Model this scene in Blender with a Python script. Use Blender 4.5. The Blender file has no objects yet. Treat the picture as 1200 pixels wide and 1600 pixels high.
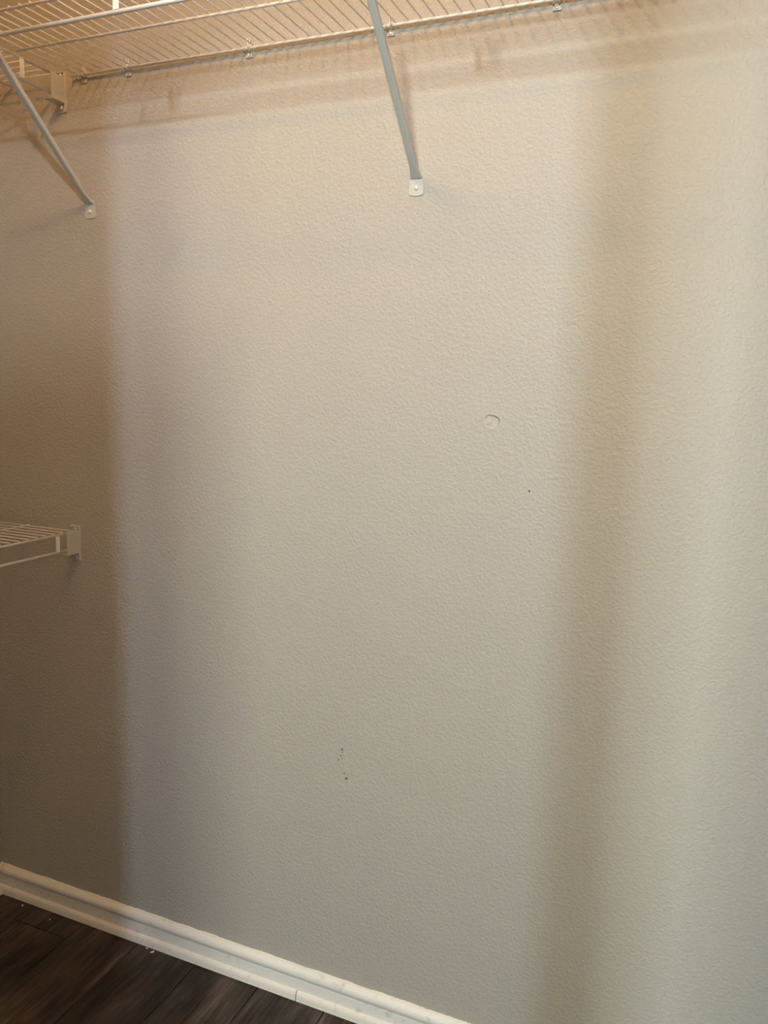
import bpy, bmesh, math, random
from mathutils import Vector, Matrix

C = bpy.context.scene.collection
sc = bpy.context.scene
random.seed(7)

# ------------------------------------------------------------------ camera
yaw, pit, rol = 0.3972, -0.1569, 0.0284
F_PX = 1244.9
fw = Vector((-math.sin(yaw) * math.cos(pit), math.cos(yaw) * math.cos(pit), math.sin(pit)))
r0 = Vector((math.cos(yaw), math.sin(yaw), 0))
u0 = r0.cross(fw)
rt = math.cos(rol) * r0 + math.sin(rol) * u0
up = -math.sin(rol) * r0 + math.cos(rol) * u0
cam_data = bpy.data.cameras.new('camera')
cam = bpy.data.objects.new('camera', cam_data)
C.objects.link(cam)
cam_data.sensor_fit = 'HORIZONTAL'
cam_data.sensor_width = 36.0
cam_data.lens = F_PX / 1200 * 36.0
cam_data.clip_start = 0.01
m = Matrix((rt, up, -fw)).transposed().to_4x4()
m.translation = Vector((1.3790, -1.4693, 1.4138))
cam.matrix_world = m
sc.camera = cam

# ------------------------------------------------------------------ world, lights, exposure
w = bpy.data.worlds.new('world')
sc.world = w
w.use_nodes = True
w.node_tree.nodes['Background'].inputs[0].default_value = (0.75, 0.87, 1.0, 1)
w.node_tree.nodes['Background'].inputs[1].default_value = 1.0
sc.view_settings.view_transform = 'Standard'
sc.view_settings.look = 'None'
sc.view_settings.exposure = 0.0
sc.view_settings.gamma = 1.0
sc.view_settings.use_curve_mapping = False


def area_light(name, loc, rot, sx, sy, power, color):
    d = bpy.data.lights.new(name, 'AREA')
    d.shape = 'RECTANGLE'
    d.size, d.size_y = sx, sy
    d.energy = power
    d.color = color
    o = bpy.data.objects.new(name, d)
    C.objects.link(o)
    o.location = loc
    o.rotation_euler = rot
    return o


# light added at a made-up high window, sends cool light through the doorway
area_light('added_window_light', (1.32, -3.37, 2.60), (math.radians(90), 0, 0), 0.30, 0.40, 78.0, (0.96, 1.0, 0.88))

# ------------------------------------------------------------------ materials


def mat(name, color, rough=0.5, metal=0.0, spec=0.5):
    mt = bpy.data.materials.new(name)
    mt.use_nodes = True
    b = mt.node_tree.nodes['Principled BSDF']
    b.inputs['Base Color'].default_value = (*color, 1)
    b.inputs['Roughness'].default_value = rough
    b.inputs['Metallic'].default_value = metal
    b.inputs['Specular IOR Level'].default_value = spec
    return mt


def nd(mt, kind, **kw):
    n = mt.node_tree.nodes.new(kind)
    for k, v in kw.items():
        if k in n.inputs:
            n.inputs[k].default_value = v
        else:
            setattr(n, k, v)
    return n


def lk(mt, a, b):
    mt.node_tree.links.new(a, b)


def orange_peel(name, color, rough, dist=0.0006):
    mt = mat(name, color, rough, spec=0.35)
    b = mt.node_tree.nodes['Principled BSDF']
    tc = nd(mt, 'ShaderNodeTexCoord')
    n1 = nd(mt, 'ShaderNodeTexNoise', Scale=150.0, Detail=2.0, Roughness=0.5, Distortion=0.5)
    n2 = nd(mt, 'ShaderNodeTexNoise', Scale=5.0, Detail=3.0)
    rp = nd(mt, 'ShaderNodeValToRGB')
    rp.color_ramp.elements[0].position = 0.38
    rp.color_ramp.elements[1].position = 0.66
    bp = nd(mt, 'ShaderNodeBump', Strength=1.0, Distance=dist)
    lk(mt, tc.outputs['Object'], n1.inputs['Vector'])
    lk(mt, tc.outputs['Object'], n2.inputs['Vector'])
    lk(mt, n1.outputs['Fac'], rp.inputs['Fac'])
    lk(mt, rp.outputs['Color'], bp.inputs['Height'])
    lk(mt, bp.outputs['Normal'], b.inputs['Normal'])
    mx = nd(mt, 'ShaderNodeMix', data_type='RGBA')
    mx.inputs[6].default_value = (*[c * 0.97 for c in color], 1)
    mx.inputs[7].default_value = (*[min(1, c * 1.03) for c in color], 1)
    lk(mt, n2.outputs['Fac'], mx.inputs[0])
    lk(mt, mx.outputs[2], b.inputs['Base Color'])
    return mt


M_WALL = orange_peel('wall_paint', (0.42, 0.395, 0.345), 0.55)
M_TAUPE = orange_peel('taupe_wall_paint', (0.17, 0.155, 0.135), 0.7)  # dark tone for the unseen added room, cuts bounced light
M_CEIL = orange_peel('ceiling_paint', (0.66, 0.64, 0.59), 0.8)


def painted(name, color, rough, spot=0.9):
    mt = mat(name, color, rough)
    b = mt.node_tree.nodes['Principled BSDF']
    tc = nd(mt, 'ShaderNodeTexCoord')
    n1 = nd(mt, 'ShaderNodeTexNoise', Scale=45.0, Detail=4.0)
    rp = nd(mt, 'ShaderNodeValToRGB')
    rp.color_ramp.elements[0].position = 0.24
    rp.color_ramp.elements[0].color = (*[c * spot * 0.85 for c in color], 1)
    rp.color_ramp.elements[1].position = 0.40
    rp.color_ramp.elements[1].color = (*color, 1)
    lk(mt, tc.outputs['Object'], n1.inputs['Vector'])
    lk(mt, n1.outputs['Fac'], rp.inputs['Fac'])
    lk(mt, rp.outputs['Color'], b.inputs['Base Color'])
    bp = nd(mt, 'ShaderNodeBump', Strength=0.5, Distance=0.0004)
    lk(mt, n1.outputs['Fac'], bp.inputs['Height'])
    lk(mt, bp.outputs['Normal'], b.inputs['Normal'])
    return mt


M_TRIM = painted('trim_paint', (0.80, 0.785, 0.73), 0.35)
M_SHOE = painted('shoe_paint', (0.80, 0.77, 0.69), 0.4, 0.85)
M_CAULK = painted('caulk', (0.80, 0.76, 0.67), 0.6, 0.95)
M_WIRE = mat('white_vinyl_wire', (0.80, 0.78, 0.74), 0.30)
M_ROD = mat('glossy_white_rod', (0.82, 0.81, 0.78), 0.16)
M_BRACE = mat('white_steel_brace', (0.50, 0.505, 0.47), 0.35)
M_PLASTIC = mat('white_plastic', (0.56, 0.54, 0.48), 0.45)
M_SCREW = mat('screw_metal', (0.72, 0.70, 0.66), 0.35, 0.2)
M_SCUFF = mat('dark_scuff', (0.035, 0.03, 0.025), 0.9)
M_PALE = mat('pale_scuff', (0.30, 0.28, 0.25), 0.9)
M_CHIP = mat('paint_chip', (0.75, 0.72, 0.65), 0.7)
M_GAP = mat('dark_subfloor', (0.012, 0.010, 0.008), 0.9)
M_CRACK = mat('dark_crack', (0.05, 0.045, 0.04), 0.9)


def wood():
    mt = mat('dark_plank', (0.06, 0.045, 0.035), 0.42, spec=0.4)
    b = mt.node_tree.nodes['Principled BSDF']
    tc = nd(mt, 'ShaderNodeTexCoord')
    oi = nd(mt, 'ShaderNodeObjectInfo')
    sh = nd(mt, 'ShaderNodeVectorMath', operation='MULTIPLY_ADD')
    sh.inputs[1].default_value = (37.0, 11.0, 5.0)
    lk(mt, oi.outputs['Random'], sh.inputs[0])
    lk(mt, tc.outputs['Object'], sh.inputs[2])
    mp = nd(mt, 'ShaderNodeMapping')
    mp.inputs['Scale'].default_value = (1.0, 0.06, 1.0)
    lk(mt, sh.outputs[0], mp.inputs['Vector'])
    n1 = nd(mt, 'ShaderNodeTexNoise', Scale=90.0, Detail=5.0, Roughness=0.65, Distortion=1.2)
    lk(mt, mp.outputs[0], n1.inputs['Vector'])
    mp2 = nd(mt, 'ShaderNodeMapping')
    mp2.inputs['Scale'].default_value = (1.0, 0.28, 1.0)
    lk(mt, sh.outputs[0], mp2.inputs['Vector'])
    n2 = nd(mt, 'ShaderNodeTexNoise', Scale=14.0, Detail=3.0, Distortion=0.8)
    lk(mt, mp2.outputs[0], n2.inputs['Vector'])
    rp = nd(mt, 'ShaderNodeValToRGB')
    e = rp.color_ramp.elements
    e[0].position, e[0].color = 0.36, (0.013, 0.008, 0.005, 1)
    e[1].position, e[1].color = 0.66, (0.135, 0.102, 0.075, 1)
    x = e.new(0.52)
    x.color = (0.055, 0.039, 0.027, 1)
    ad = nd(mt, 'ShaderNodeMath', operation='MULTIPLY_ADD')
    ad.inputs[1].default_value = 0.55
    lk(mt, n2.outputs['Fac'], ad.inputs[0])
    m2 = nd(mt, 'ShaderNodeMath', operation='MULTIPLY_ADD')
    m2.inputs[1].default_value = 0.6
    m2.inputs[2].default_value = -0.10
    lk(mt, n1.outputs['Fac'], m2.inputs[0])
    lk(mt, m2.outputs[0], ad.inputs[2])
    lk(mt, ad.outputs[0], rp.inputs['Fac'])
    hsv = nd(mt, 'ShaderNodeHueSaturation')
    mr = nd(mt, 'ShaderNodeMapRange')
    mr.inputs[3].default_value = 0.7
    mr.inputs[4].default_value = 1.25
    lk(mt, oi.outputs['Random'], mr.inputs[0])
    lk(mt, mr.outputs[0], hsv.inputs['Value'])
    lk(mt, rp.outputs['Color'], hsv.inputs['Color'])
    lk(mt, hsv.outputs['Color'], b.inputs['Base Color'])
    bp = nd(mt, 'ShaderNodeBump', Strength=0.5, Distance=0.0004)
    lk(mt, n1.outputs['Fac'], bp.inputs['Height'])
    lk(mt, bp.outputs['Normal'], b.inputs['Normal'])
    return mt


M_WOOD = wood()

# ------------------------------------------------------------------ helpers


def link(name, me, parent=None, loc=None):
    o = bpy.data.objects.new(name, me)
    C.objects.link(o)
    if parent is not None:
        o.parent = parent
    if loc is not None:
        o.location = loc
    return o


def obj(name, bm, mt, parent=None, smooth=False, loc=None):
    bmesh.ops.recalc_face_normals(bm, faces=bm.faces)
    me = bpy.data.meshes.new(name)
    bm.to_mesh(me)
    bm.free()
    me.materials.append(mt)
    if smooth:
        for p in me.polygons:
            p.use_smooth = True
    return link(name, me, parent, loc)


def tag(o, label=None, cat=None, group=None, kind=None):
    for k, v in (('label', label), ('category', cat), ('group', group), ('kind', kind)):
        if v:
            o[k] = v
    return o


def thing(name, label, cat, loc, group=None):
    return tag(link(name, None, None, loc), label, cat, group)


def box(bm, x0, x1, y0, y1, z0, z1, bev=0.0):
    v = [bm.verts.new((x, y, z)) for x in (x0, x1) for y in (y0, y1) for z in (z0, z1)]
    fs = [bm.faces.new([v[i] for i in q]) for q in
          ((0, 1, 3, 2), (4, 6, 7, 5), (0, 4, 5, 1), (2, 3, 7, 6), (0, 2, 6, 4), (1, 5, 7, 3))]
    if bev > 0:
        es = list({e for f in fs for e in f.edges})
        bmesh.ops.bevel(bm, geom=es, offset=bev, segments=2, affect='EDGES', profile=0.5)
    return bm


def tube(bm, pts, r, seg=8, cap=True):
    pts = [Vector(p) for p in pts]
    rings = []
    prev = None
    for i, p in enumerate(pts):
        a = pts[max(i - 1, 0)]
        b = pts[min(i + 1, len(pts) - 1)]
        t = (b - a).normalized()
        if prev is None:
            ref = Vector((0, 0, 1)) if abs(t.z) < 0.9 else Vector((1, 0, 0))
            n = t.cross(ref).normalized()
        else:
            n = (prev - t * prev.dot(t)).normalized()
        prev = n
        bb = t.cross(n)
        rr = r[i] if isinstance(r, (list, tuple)) else r
        rings.append([bm.verts.new(p + (n * math.cos(2 * math.pi * k / seg) + bb * math.sin(2 * math.pi * k / seg)) * rr)
                      for k in range(seg)])
    for a, b in zip(rings, rings[1:]):
        for k in range(seg):
            bm.faces.new((a[k], a[(k + 1) % seg], b[(k + 1) % seg], b[k]))
    if cap:
        bm.faces.new(rings[0])
        bm.faces.new(list(reversed(rings[-1])))
    return bm


def prism(bm, poly, axis, a, b):
    """extrude a closed 2-D outline along an axis: x -> (y,z) outline, y -> (x,z), z -> (x,y)"""
    def P(q, t):
        return {'x': (t, q[0], q[1]), 'y': (q[0], t, q[1]), 'z': (q[0], q[1], t)}[axis]
    A = [bm.verts.new(P(q, a)) for q in poly]
    B = [bm.verts.new(P(q, b)) for q in poly]
    n = len(poly)
    for i in range(n):
        bm.faces.new((A[i], A[(i + 1) % n], B[(i + 1) % n], B[i]))
    bm.faces.new(list(reversed(A)))
    bm.faces.new(B)
    return bm


def dome(bm, c, d, r, h, seg=14):
    """screw head: low dome with its axis along d"""
    c, d = Vector(c), Vector(d).normalized()
    n = d.cross(Vector((0, 0, 1)) if abs(d.z) < 0.9 else Vector((1, 0, 0))).normalized()
    b = d.cross(n)
    prev = None
    for rr, hh in ((1.0, 0.0), (1.0, 0.25), (0.85, 0.7), (0.5, 0.95)):
        ring = [bm.verts.new(c + d * h * hh + (n * math.cos(2 * math.pi * k / seg) + b * math.sin(2 * math.pi * k / seg)) * r * rr)
                for k in range(seg)]
        if prev:
            for k in range(seg):
                bm.faces.new((prev[k], prev[(k + 1) % seg], ring[(k + 1) % seg], ring[k]))
        else:
            bm.faces.new(ring)
        prev = ring
    bm.faces.new(prev)
    return bm


def struct(name, bm, mt, parent=None):
    o = obj(name, bm, mt, parent)
    if parent is None:
        o['kind'] = 'structure'
    return o


# ------------------------------------------------------------------ room shell
XL, XR, YF, ZC = -0.357, 1.64, -1.58, 2.87      # left wall, right wall, doorway wall, ceiling
YH = -3.40                                       # far wall of the room beyond the doorway
XH0, XH1 = -0.6, 2.7
DX0, DX1, DZ = 0.797, 1.365, 2.37 # doorway opening

# back wall: one surface, refined around the shallow round dent
DENT = (0.9769, 1.3533)
xs = [XL - 0.1, -0.1, 0.3, 0.7] + [DENT[0] - 0.03 + 0.06 * i / 60 for i in range(61)] + [1.2, 1.45, XR + 0.1]
zs = [-0.05, 0.4, 0.8, 1.1] + [DENT[1] - 0.03 + 0.06 * i / 60 for i in range(61)] + [1.6, 1.9, 2.2, ZC + 0.1]


def dent_y(x, z):
    dx, dz = x - DENT[0], z - DENT[1]
    rr = math.hypot(dx / 1.0, dz / 0.82)
    a = math.atan2(dz, dx)
    R = 0.0150 + 0.0008 * math.sin(3 * a + 1) + 0.0005 * math.sin(7 * a)
    if rr > R * 1.35:
        return 0.0
    t = rr / R
    # steeper lip at the upper right, shallow saucer inside
    side = 0.55 + 0.45 * math.cos(a - 0.6)
    d = 0.0040 * side * (1 - max(0.0, min(1.0, (t - 0.78) / 0.26)) ** 1.5)
    rim = 0.0005 * math.exp(-((t - 1.08) / 0.12) ** 2)
    return max(d, 0.0) - rim


bm = bmesh.new()
grid = [[bm.verts.new((x, dent_y(x, z), z)) for z in zs] for x in xs]
for i in range(len(xs) - 1):
    for j in range(len(zs) - 1):
        bm.faces.new((grid[i][j], grid[i + 1][j], grid[i + 1][j + 1], grid[i][j + 1]))
x0, x1, z0, z1 = xs[0], xs[-1], zs[0], zs[-1]
bk = [bm.verts.new((x, 0.1, z)) for x, z in ((x0, z0), (x1, z0), (x1, z1), (x0, z1))]
bm.faces.new(bk)
edge_b = [g[0] for g in grid]
edge_t = [g[-1] for g in grid]
bm.faces.new(edge_b + [bk[1], bk[0]])
bm.faces.new(edge_t + [bk[2], bk[3]])
bm.faces.new(grid[0] + [bk[3], bk[0]])
bm.faces.new(grid[-1] + [bk[2], bk[1]])
wall_back = struct('wall_back', bm, M_WALL)
for p in wall_back.data.polygons:
    p.use_smooth = abs(p.normal.y) > 0.5 and p.area < 1e-4

struct('wall_left', box(bmesh.new(), XL - 0.1, XL, YF, 0.0, 0.0, ZC), M_WALL)
struct('wall_right', box(bmesh.new(), XR, XR + 0.1, YF, 0.0, 0.0, ZC), M_WALL)
bm = bmesh.new()
box(bm, XL - 0.1, DX0, YF - 0.11, YF, 0.0, ZC)
box(bm, DX1, XR + 0.1, YF - 0.11, YF, 0.0, ZC)
box(bm, DX0, DX1, YF - 0.11, YF, DZ, ZC)
struct('wall_front', bm, M_WALL)
struct('ceiling', box(bmesh.new(), XH0 - 0.1, XH1 + 0.1, YH - 0.1, 0.0, ZC, ZC + 0.1), M_CEIL)
floor = struct('floor', box(bmesh.new(), XH0 - 0.1, XH1 + 0.1, YH - 0.1, 0.0, -0.10, -0.006), M_GAP)
# unseen room added to shape the light through the doorway
struct('wall_beyond_left', box(bmesh.new(), XH0 - 0.1, XH0, YH, YF - 0.11, -0.006, ZC), M_TAUPE)
struct('wall_beyond_right', box(bmesh.new(), XH1, XH1 + 0.1, YH, YF - 0.11, -0.006, ZC), M_TAUPE)
WX0, WX1, WZ0, WZ1 = 1.14, 1.50, 2.36, 2.84
bm = bmesh.new()
box(bm, XH0 - 0.1, WX0, YH - 0.1, YH, -0.006, ZC)
box(bm, WX1, XH1 + 0.1, YH - 0.1, YH, -0.006, ZC)
box(bm, WX0, WX1, YH - 0.1, YH, -0.006, WZ0)
box(bm, WX0, WX1, YH - 0.1, YH, WZ1, ZC)
struct('wall_beyond_back', bm, M_TAUPE)
struct('added_light_blocker', box(bmesh.new(), 1.54, 1.82, -2.40, -2.28, -0.006, 2.38), M_TAUPE)  # unseen block added to keep cool light off the lower left wall
bm = bmesh.new()
for a in (WX0, WX1 - 0.04):
    box(bm, a, a + 0.04, YH - 0.09, YH - 0.05, WZ0, WZ1)
for a in (WZ0, WZ1 - 0.04):
    box(bm, WX0 + 0.04, WX1 - 0.04, YH - 0.09, YH - 0.05, a, a + 0.04)
win = struct('added_window', bm, M_TRIM)  # unseen frame added around the made-up window light

# floor planks, 177 mm wide, running towards the back wall
PW = 0.1765
col = 0
x = -0.0486 - 2 * PW
planks = []
while x < XR + 0.3:
    if abs(x - (-0.0486 - PW)) < 1e-4:
        cuts = [0.0, -0.081, -1.301, -2.521, YH]
    else:
        off = 0.25 + (col * 0.413) % 1.0
        cuts = [0.0, -off, -off - 1.22, YH] if off + 1.22 < -YH - 0.05 else [0.0, -off, YH]
    for a, b in zip(cuts, cuts[1:]):
        g = 0.0009
        pb = box(bmesh.new(), g, PW - g, b + g, a - g, -0.006, 0.0 - random.uniform(0, 0.0004))
        es = [e for e in pb.edges if all(v.co.z > -0.003 for v in e.verts)]
        bmesh.ops.bevel(pb, geom=es, offset=0.0012, segments=1, affect='EDGES')
        obj('plank', pb, M_WOOD, floor, loc=(x, 0, 0))
    x += PW
    col += 1

# baseboards: moulded board, shoe moulding in lengths, bumpy caulk bead on top
PROF = [(0, 0.0785), (-0.004, 0.0785), (-0.0085, 0.0755), (-0.0122, 0.0715), (-0.0138, 0.0675), (-0.0143, 0.0635),
        (-0.0140, 0.0605), (-0.0112, 0.0545), (-0.0090, 0.0500), (-0.0092, 0.0485), (-0.0095, 0.0470), (-0.0098, 0.0245),
        (-0.0098, 0.0), (0, 0.0)]
SHOE = [(-0.0100, 0.0010), (-0.0100, 0.0232), (-0.0118, 0.0240), (-0.0150, 0.0222), (-0.0178, 0.0180), (-0.0192, 0.0125),
        (-0.0196, 0.0062), (-0.0188, 0.0050), (-0.0196, 0.0040), (-0.0196, 0.0010)]
base = struct('baseboard_back', prism(bmesh.new(), PROF, 'x', XL, XR), M_TRIM)
XJ = 0.5835
for a, b in ((XL, XJ - 0.0011), (XJ + 0.0011, XR)):
    bm = prism(bmesh.new(), SHOE, 'x', a, b)
    obj('shoe_moulding', bm, M_SHOE, base)
bm = box(bmesh.new(), XJ - 0.0011, XJ + 0.0011, -0.0130, -0.0101, 0.001, 0.0215)
obj('shoe_joint', bm, M_CRACK, base)
# caulk bead between board and wall
bm = bmesh.new()
N = 420
rows = []
for i in range(N + 1):
    xx = XL + (XR - XL) * i / N
    h = 0.0786 + 0.0013 + 0.0011 * math.sin(xx * 61) * math.sin(xx * 23) + random.uniform(-0.0006, 0.0012) * (0.4 + 0.6 * (math.sin(xx * 9) > -0.2))
    d = -0.0045 + random.uniform(-0.0006, 0.0006)
    rows.append([bm.verts.new((xx, 0.0, h + 0.0010)), bm.verts.new((xx, d, 0.0784 + 0.0006)), bm.verts.new((xx, d, 0.0784)),
                 bm.verts.new((xx, 0.0, 0.0784))])
for a, b in zip(rows, rows[1:]):
    for k in range(4):
        bm.faces.new((a[k], a[(k + 1) % 4], b[(k + 1) % 4], b[k]))
obj('caulk_bead', bm, M_CAULK, base)
bl = struct('baseboard_left', prism(bmesh.new(), [(XL - q[0], q[1]) for q in PROF], 'y', YF, -0.0200), M_TRIM)
obj('shoe_moulding', prism(bmesh.new(), [(XL - q[0], q[1]) for q in SHOE], 'y', YF, -0.0200), M_SHOE, bl)
br = struct('baseboard_right', prism(bmesh.new(), [(XR + q[0], q[1]) for q in PROF], 'y', YF, -0.0200), M_TRIM)
obj('shoe_moulding', prism(bmesh.new(), [(XR + q[0], q[1]) for q in SHOE], 'y', YF, -0.0200), M_SHOE, br)

# ------------------------------------------------------------------ wire shelves
RW, RR, RL = 0.00120, 0.0028, 0.0040
PITCH = 0.0254


def rod(name, p, q, r, mt, parent, seg=12):
    return obj(name, tube(bmesh.new(), [p, q], r, seg), mt, parent, smooth=True)


# shelf on the back wall (rods along x, deck wires along y)
H = 2.0692
BX0, BX1 = -0.0110, 1.6200
shelf = thing('wire_shelf', 'long white wire shelf on the back wall above two diagonal braces', 'shelf', (0, 0, 0))
rod('back_rod', (BX0, -0.0095, H), (BX1, -0.0095, H), RR, M_WIRE, shelf)
rod('middle_rod', (BX0 - 0.004, -0.1548, H), (BX1, -0.1548, H), RR, M_WIRE, shelf)
rod('front_rod', (BX0 - 0.004, -0.3025, H - 0.0020), (BX1, -0.3025, H - 0.0020), RR, M_WIRE, shelf)
lip = rod('hang_rod', (BX0 - 0.004, -0.3025, H - 0.0418), (BX1, -0.3025, H - 0.0418), RL, M_ROD, shelf, 16)
lip['label'] = 'thicker glossy rod along the front lip'
wire_me = None
for k in range(64):
    if wire_me is None:
        ow = obj('deck_wire', tube(bmesh.new(), [(0, -0.0075, 0.0), (0, -0.3045, -0.0015)], RW, 8), M_WIRE, shelf, smooth=True)
        wire_me = ow.data
    else:
        ow = link('deck_wire', wire_me, shelf)
    ow.location = (k * PITCH, 0, H + RR + RW * 0.8)
tie_me = None
for k in range(3):
    xx = 0.3735 + k * 0.6096
    if tie_me is None:
        o = obj('tie', box(bmesh.new(), -0.0062, 0.0062, -0.0008, 0.0008, -0.0380, -0.0020, 0.0003), M_WIRE, shelf)
        tie_me = o.data
    else:
        o = link('tie', tie_me, shelf)
    o.location = (xx, -0.3025 - RR - 0.0010, H - 0.0015)

# two shelves on the left wall (rods along y, deck wires along x), butting on the back wall
FX, MX, BXW = -0.0412, -0.1960, -0.3400
Y1 = -1.30
ties_u = (-0.1214, -0.4258, -0.7306, -1.0354)
ties_l = (-0.0712, -0.376, -0.6808, -0.9856)
side = []
for z, ties, label in ((2.0707, ties_u, 'upper white wire shelf along the left wall, ending beside the long back shelf'),
                       (1.0446, ties_l, 'lower white wire shelf along the left wall at waist height')):
    s = thing('wire_shelf', label, 'shelf', (0, 0, 0))
    rod('front_rod', (FX, -0.0055, z), (FX, Y1, z), RR, M_WIRE, s)
    rod('hang_rod', (FX, -0.0055, z - 0.0415), (FX, Y1, z - 0.0415), RR * 1.12, M_WIRE, s)
    rod('middle_rod', (MX, -0.0055, z), (MX, Y1, z), RR, M_WIRE, s)
    rod('back_rod', (BXW, -0.0055, z), (BXW, Y1, z), RR, M_WIRE, s)
    me = None
    k = 0
    while -0.0245 - k * PITCH > Y1:
        if me is None:
            ow = obj('deck_wire', tube(bmesh.new(), [(FX - 0.0015, 0, 0), (BXW - 0.0025, 0, 0)], RW, 8), M_WIRE, s, smooth=True)
            me = ow.data
        else:
            ow = link('deck_wire', me, s)
        ow.location = (0, -0.0245 - k * PITCH, z + RR + RW * 0.8)
        k += 1
    me = None
    for yy in ties:
        if me is None:
            o = obj('tie', box(bmesh.new(), -0.0008, 0.0008, -0.0055, 0.0055, -0.0395, -0.0020, 0.0003), M_WIRE, s)
            me = o.data
        else:
            o = link('tie', me, s)
        o.location = (FX + RR + 0.0012, yy, z)
    side.append(s)

# moulded end brackets that hold the left shelves on the back wall
for z, label in ((2.0707, 'white end bracket holding the upper left shelf, high beside the back shelf'),
                 (1.0446, 'white end bracket holding the lower left shelf, at waist height')):
    t = thing('shelf_end_bracket', label, 'bracket', (FX, 0, z))
    bm = bmesh.new()
    box(bm, -0.022, 0.0065, -0.0030, 0.0, -0.0720, 0.0130, 0.0006)
    obj('wall_plate', bm, M_PLASTIC, t)
    bm = box(bmesh.new(), 0.0030, 0.0058, -0.0062, -0.0030, -0.0720, 0.0130, 0.0006)
    obj('edge_rib', bm, M_PLASTIC, t)
    bm = bmesh.new()
    box(bm, 0.0037, 0.0054, -0.0430, -0.0062, -0.0535, 0.0005, 0.0004)      # face plate in front of the rods
    box(bm, -0.0190, 0.0037, -0.0430, -0.0030, -0.0535, -0.0515, 0.0004)    # floor of the pocket
    obj('rod_pocket', bm, M_PLASTIC, t)
    bm = box(bmesh.new(), -0.0220, 0.0030, -0.0080, -0.0030, 0.0105, 0.0130, 0.0005)
    obj('top_flange', bm, M_PLASTIC, t)
    for zz in (0.0055, -0.0625):
        b2 = tube(bmesh.new(), [(-0.0045, -0.0030, zz), (-0.0045, -0.0062, zz)], 0.0024, 10)
        dome(b2, (-0.0045, -0.0062, zz), (0, -1, 0), 0.0042, 0.0024)
        obj('screw', b2, M_SCREW, t, smooth=True)

# diagonal braces under the back shelf
for x0, x1, sx, label in ((0.0240, 0.0400, 0.0, 'left diagonal white brace, its foot near the dark left end of the wall'),
                          (0.8105, 0.8180, 0.0, 'right diagonal white brace, its foot in the middle of the lit wall')):
    t = thing('shelf_brace', label, 'brace', (x0, 0, 1.783), 'diagonal braces under the back shelf')
    dx = x1 - x0
    # strut: rectangular flattened tube that pinches flat at its foot
    P0, P1 = Vector((0, -0.0035, 0.0170)), Vector((dx, -0.2990, 0.2810))
    d = (P1 - P0).normalized()
    n = Vector((1, 0, 0)) - d * d.x
    n.normalize()
    b = d.cross(n)
    bm = bmesh.new()
    rings = []
    L = (P1 - P0).length
    for s_, wd, th in ((0.0, 0.0120, 0.0016), (0.010, 0.0100, 0.0022), (0.024, 0.0072, 0.0042), (0.045, 0.0070, 0.0052), (L - 0.02, 0.0070, 0.0052), (L, 0.0066, 0.0030)):
        c = P0 + d * s_
        ring = []
        for k in range(12):
            a = 2 * math.pi * (k + 0.5) / 12
            ca, sa = math.cos(a), math.sin(a)
            ex = 0.45
            ring.append(bm.verts.new(c + n * wd * math.copysign(abs(ca) ** ex, ca) + b * th * math.copysign(abs(sa) ** ex, sa)))
        rings.append(ring)
    for A, B in zip(rings, rings[1:]):
        for k in range(12):
            bm.faces.new((A[k], A[(k + 1) % 12], B[(k + 1) % 12], B[k]))
    bm.faces.new(rings[0])
    bm.faces.new(rings[-1])
    obj('strut', bm, M_BRACE, t)
    # foot plate: waisted flat tab, rounded at the bottom
    out = [(-0.0130, 0.0120), (-0.0142, 0.0000), (-0.0147, -0.0115), (-0.0100, -0.0135), (-0.0050, -0.0146), (0, -0.0150), (0.0050, -0.0146),
           (0.0100, -0.0135), (0.0147, -0.0115), (0.0142, 0.0060), (0.0125, 0.0160), (0.0085, 0.0260), (-0.0085, 0.0260), (-0.0118, 0.0180)]
    bm = prism(bmesh.new(), out, 'y', -0.0022, 0.0)
    obj('foot_plate', bm, M_BRACE, t)
    b2 = bmesh.new()
    dome(b2, (0, -0.0022, -0.0005), (0, -1, 0), 0.0046, 0.0030)
    obj('screw', b2, M_SCREW, t, smooth=True)
    # hook over the front rod
    c = Vector((dx, -0.3025, H - 0.002 - 1.783))
    pts = [c + Vector((0, math.cos(a) * 0.0052, math.sin(a) * 0.0052)) for a in [math.radians(-60 + 24 * i) for i in range(11)]]
    obj('hook', tube(bmesh.new(), pts, 0.0020, 8), M_BRACE, t, smooth=True)

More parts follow.
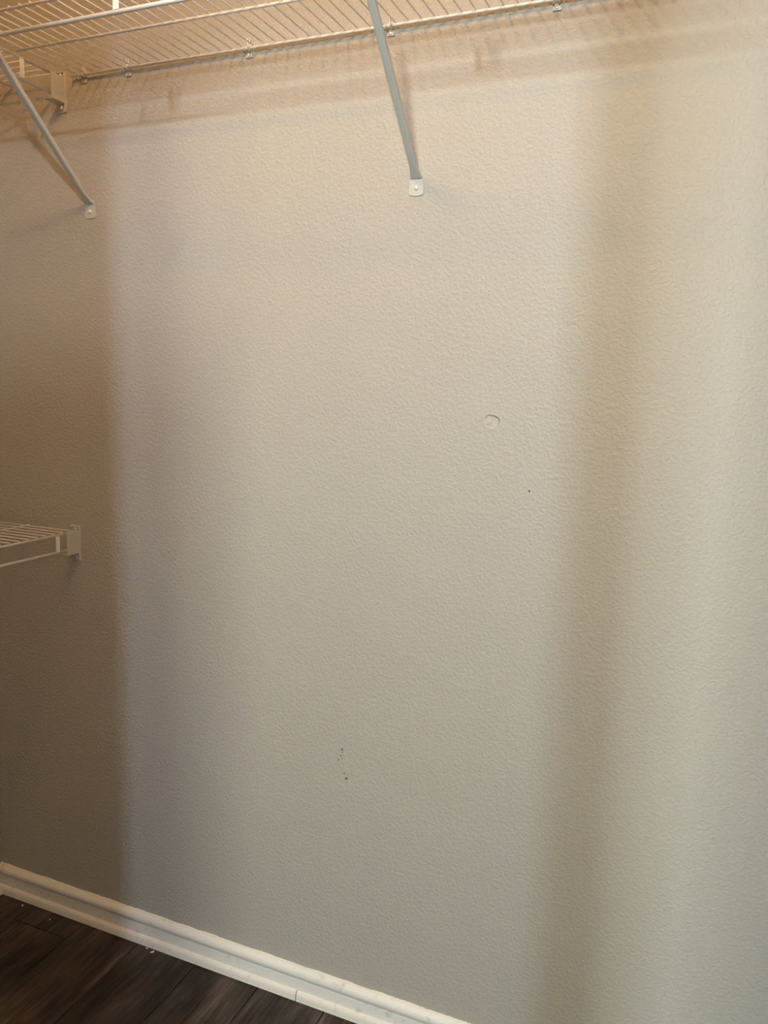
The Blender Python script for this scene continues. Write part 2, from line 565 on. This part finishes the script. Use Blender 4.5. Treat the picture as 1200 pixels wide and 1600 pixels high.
# small clips that hold the back rod to the wall
for xx, label in ((0.0190, 'white wall clip at the left end of the long shelf rod, by the end bracket'),
                  (0.1405, 'white wall clip on the shelf rod, second from the left end'),
                  (0.4430, 'white wall clip on the shelf rod, midway between the two braces'),
                  (0.7495, 'white wall clip on the shelf rod just beside the right brace'),
                  (1.0570, 'white wall clip on the shelf rod at the top edge, right of the right brace')):
    t = thing('wall_clip', label, 'clip', (xx, 0, H), 'clips along the back rod of the long shelf')
    bm = box(bmesh.new(), -0.0075, 0.0075, -0.0030, 0.0, -0.0150, 0.0085, 0.0008)
    obj('clip_body', bm, M_PLASTIC, t)
    for sx in (-0.0050, 0.0050):
        bm = bmesh.new()
        pts = [(-0.0045, 0.0)] + [(-0.0095 + 0.0050 * math.cos(a), 0.0050 * math.sin(a)) for a in [math.radians(-35 - 20 * i) for i in range(9)]]
        ring = [(sx, y, z) for y, z in pts[1:]]
        tube(bm, [(sx, -0.0022, -0.0055)] + ring, 0.0019, 8)
        obj('hook', bm, M_PLASTIC, t, smooth=True)
    for sx in (-0.0016, 0.0024):
        bm = tube(bmesh.new(), [(sx, -0.0020, 0.0060), (sx * 1.3, -0.0060, 0.0200)], [0.0014, 0.0010], 6)
        obj('prong', bm, M_SCREW, t)
    b2 = dome(bmesh.new(), (0, -0.0030, -0.0105), (0, -1, 0), 0.0032, 0.0018, 10)
    obj('screw', b2, M_SCREW, t, smooth=True)

# ------------------------------------------------------------------ lamps
def bulb_fixture(x, y, power, color, radius, drop=0.120, label='bare-bulb ceiling light holder above the closet'):
    t = thing('ceiling_light', label, 'lamp', (x, y, ZC))
    obj('canopy', tube(bmesh.new(), [(0, 0, 0.0), (0, 0, -0.012), (0, 0, -0.020)], [0.055, 0.055, 0.035], 24), M_PLASTIC, t, smooth=True)
    d = bpy.data.lights.new('bulb_light', 'POINT')
    d.energy = power
    d.color = color
    d.shadow_soft_size = radius
    o = bpy.data.objects.new('bulb_light', d)
    C.objects.link(o)
    o.parent = t
    o.location = (0, 0, -drop)


bulb_fixture(0.62, -0.92, 28.0, (1.0, 0.56, 0.25), 0.050)

bulb_fixture(2.15, -3.05, 165.0, (0.9, 0.96, 1.0), 0.060, 0.190, 'cool ceiling light in the room beyond the doorway')


def added_lamp(x, y, z, w, h, power, color, label):  # added light source on the unseen far wall, with a back plate
    t = thing('added_wall_lamp', label, 'lamp', (x, y, z))
    obj('back_plate', box(bmesh.new(), -w / 2 - 0.01, w / 2 + 0.01, 0.0, 0.02, -h / 2 - 0.02, h / 2 + 0.02, 0.003), M_PLASTIC, t)
    o = area_light('added_lamp_light', (0, 0.03, 0), (math.radians(90), 0, 0), w, h, power, color)
    o.parent = t


added_lamp(1.605, YH, 2.62, 0.08, 0.34, 58.0, (0.62, 0.8, 1.0), 'small added lamp, unseen, right of the added window beyond the doorway')  # added for the sharp left edge of the cool light
added_lamp(0.30, YH, 1.40, 0.16, 0.60, 88.0, (0.82, 0.95, 1.0), 'tall added lamp, unseen, left of the added window beyond the doorway')  # added to brighten the right end of the back wall

# ------------------------------------------------------------------ marks on the wall, crumbs on the floor
def fleck(x, z, r, mt, seed, y=-0.0002):
    rd = random.Random(seed)
    n = 9
    out = []
    for k in range(n):
        a = 2 * math.pi * k / n
        q = r * rd.uniform(0.55, 1.15)
        out.append((x + q * math.cos(a) * 0.8, z + q * math.sin(a) * 1.1))
    obj('scuff_mark', prism(bmesh.new(), out, 'y', y - 0.0004, 0.0), mt, wall_back)


marks = [(0.6800, 0.6330, 0.0026, 0), (0.6810, 0.6270, 0.0017, 0), (0.6785, 0.6190, 0.0018, 0), (0.6800, 0.6120, 0.0013, 0),
         (0.6720, 0.6085, 0.0020, 0), (0.6870, 0.5800, 0.0016, 0), (0.6925, 0.5690, 0.0030, 0), (0.6890, 0.5675, 0.0018, 0),
         (0.6390, 0.4440, 0.0014, 1), (0.6350, 0.4340, 0.0017, 1), (0.6320, 0.4270, 0.0018, 1), (0.6350, 0.4210, 0.0018, 1), (0.6330, 0.4140, 0.0014, 1),
         (1.0560, 1.2268, 0.0022, 0), (0.8573, 1.2355, 0.0018, 1), (0.8520, 1.2370, 0.0012, 1), (0.6227, 1.0802, 0.0014, 1), (0.7540, 0.9685, 0.0013, 0),
         (0.5728, 0.6693, 0.0018, 1), (1.2401, 1.5766, 0.0015, 1)]
for i, (a, b, r, k) in enumerate(marks):
    fleck(a, b, r, (M_SCUFF, M_PALE)[k], i)


def chip(x, y, lx, ly, rz, label, seed):
    rd = random.Random(seed)
    out = []
    for k in range(8):
        a = 2 * math.pi * k / 8
        q = rd.uniform(0.6, 1.1)
        u, v = lx * q * math.cos(a), ly * q * math.sin(a)
        out.append((u * math.cos(rz) - v * math.sin(rz), u * math.sin(rz) + v * math.cos(rz)))
    o = obj('paint_chip', prism(bmesh.new(), out, 'z', 0.0, 0.0022), M_CHIP, loc=(x, y, 0.0))
    tag(o, label, 'paint chip', 'crumbs of paint on the floor')


chip(0.1810, -0.0285, 0.0060, 0.0020, 0.7, 'largest white paint chip on the dark floor beside the baseboard', 1)
chip(0.1600, -0.0235, 0.0032, 0.0015, 0.2, 'tiny pale chip against the baseboard just left of the largest chip', 2)
chip(-0.2500, -0.0320, 0.0034, 0.0026, 0.0, 'white crumb on the dark floor in the far left corner', 3)
chip(-0.1400, -0.0440, 0.0022, 0.0018, 0.4, 'tiny white crumb on the short brown plank at the far left', 4)
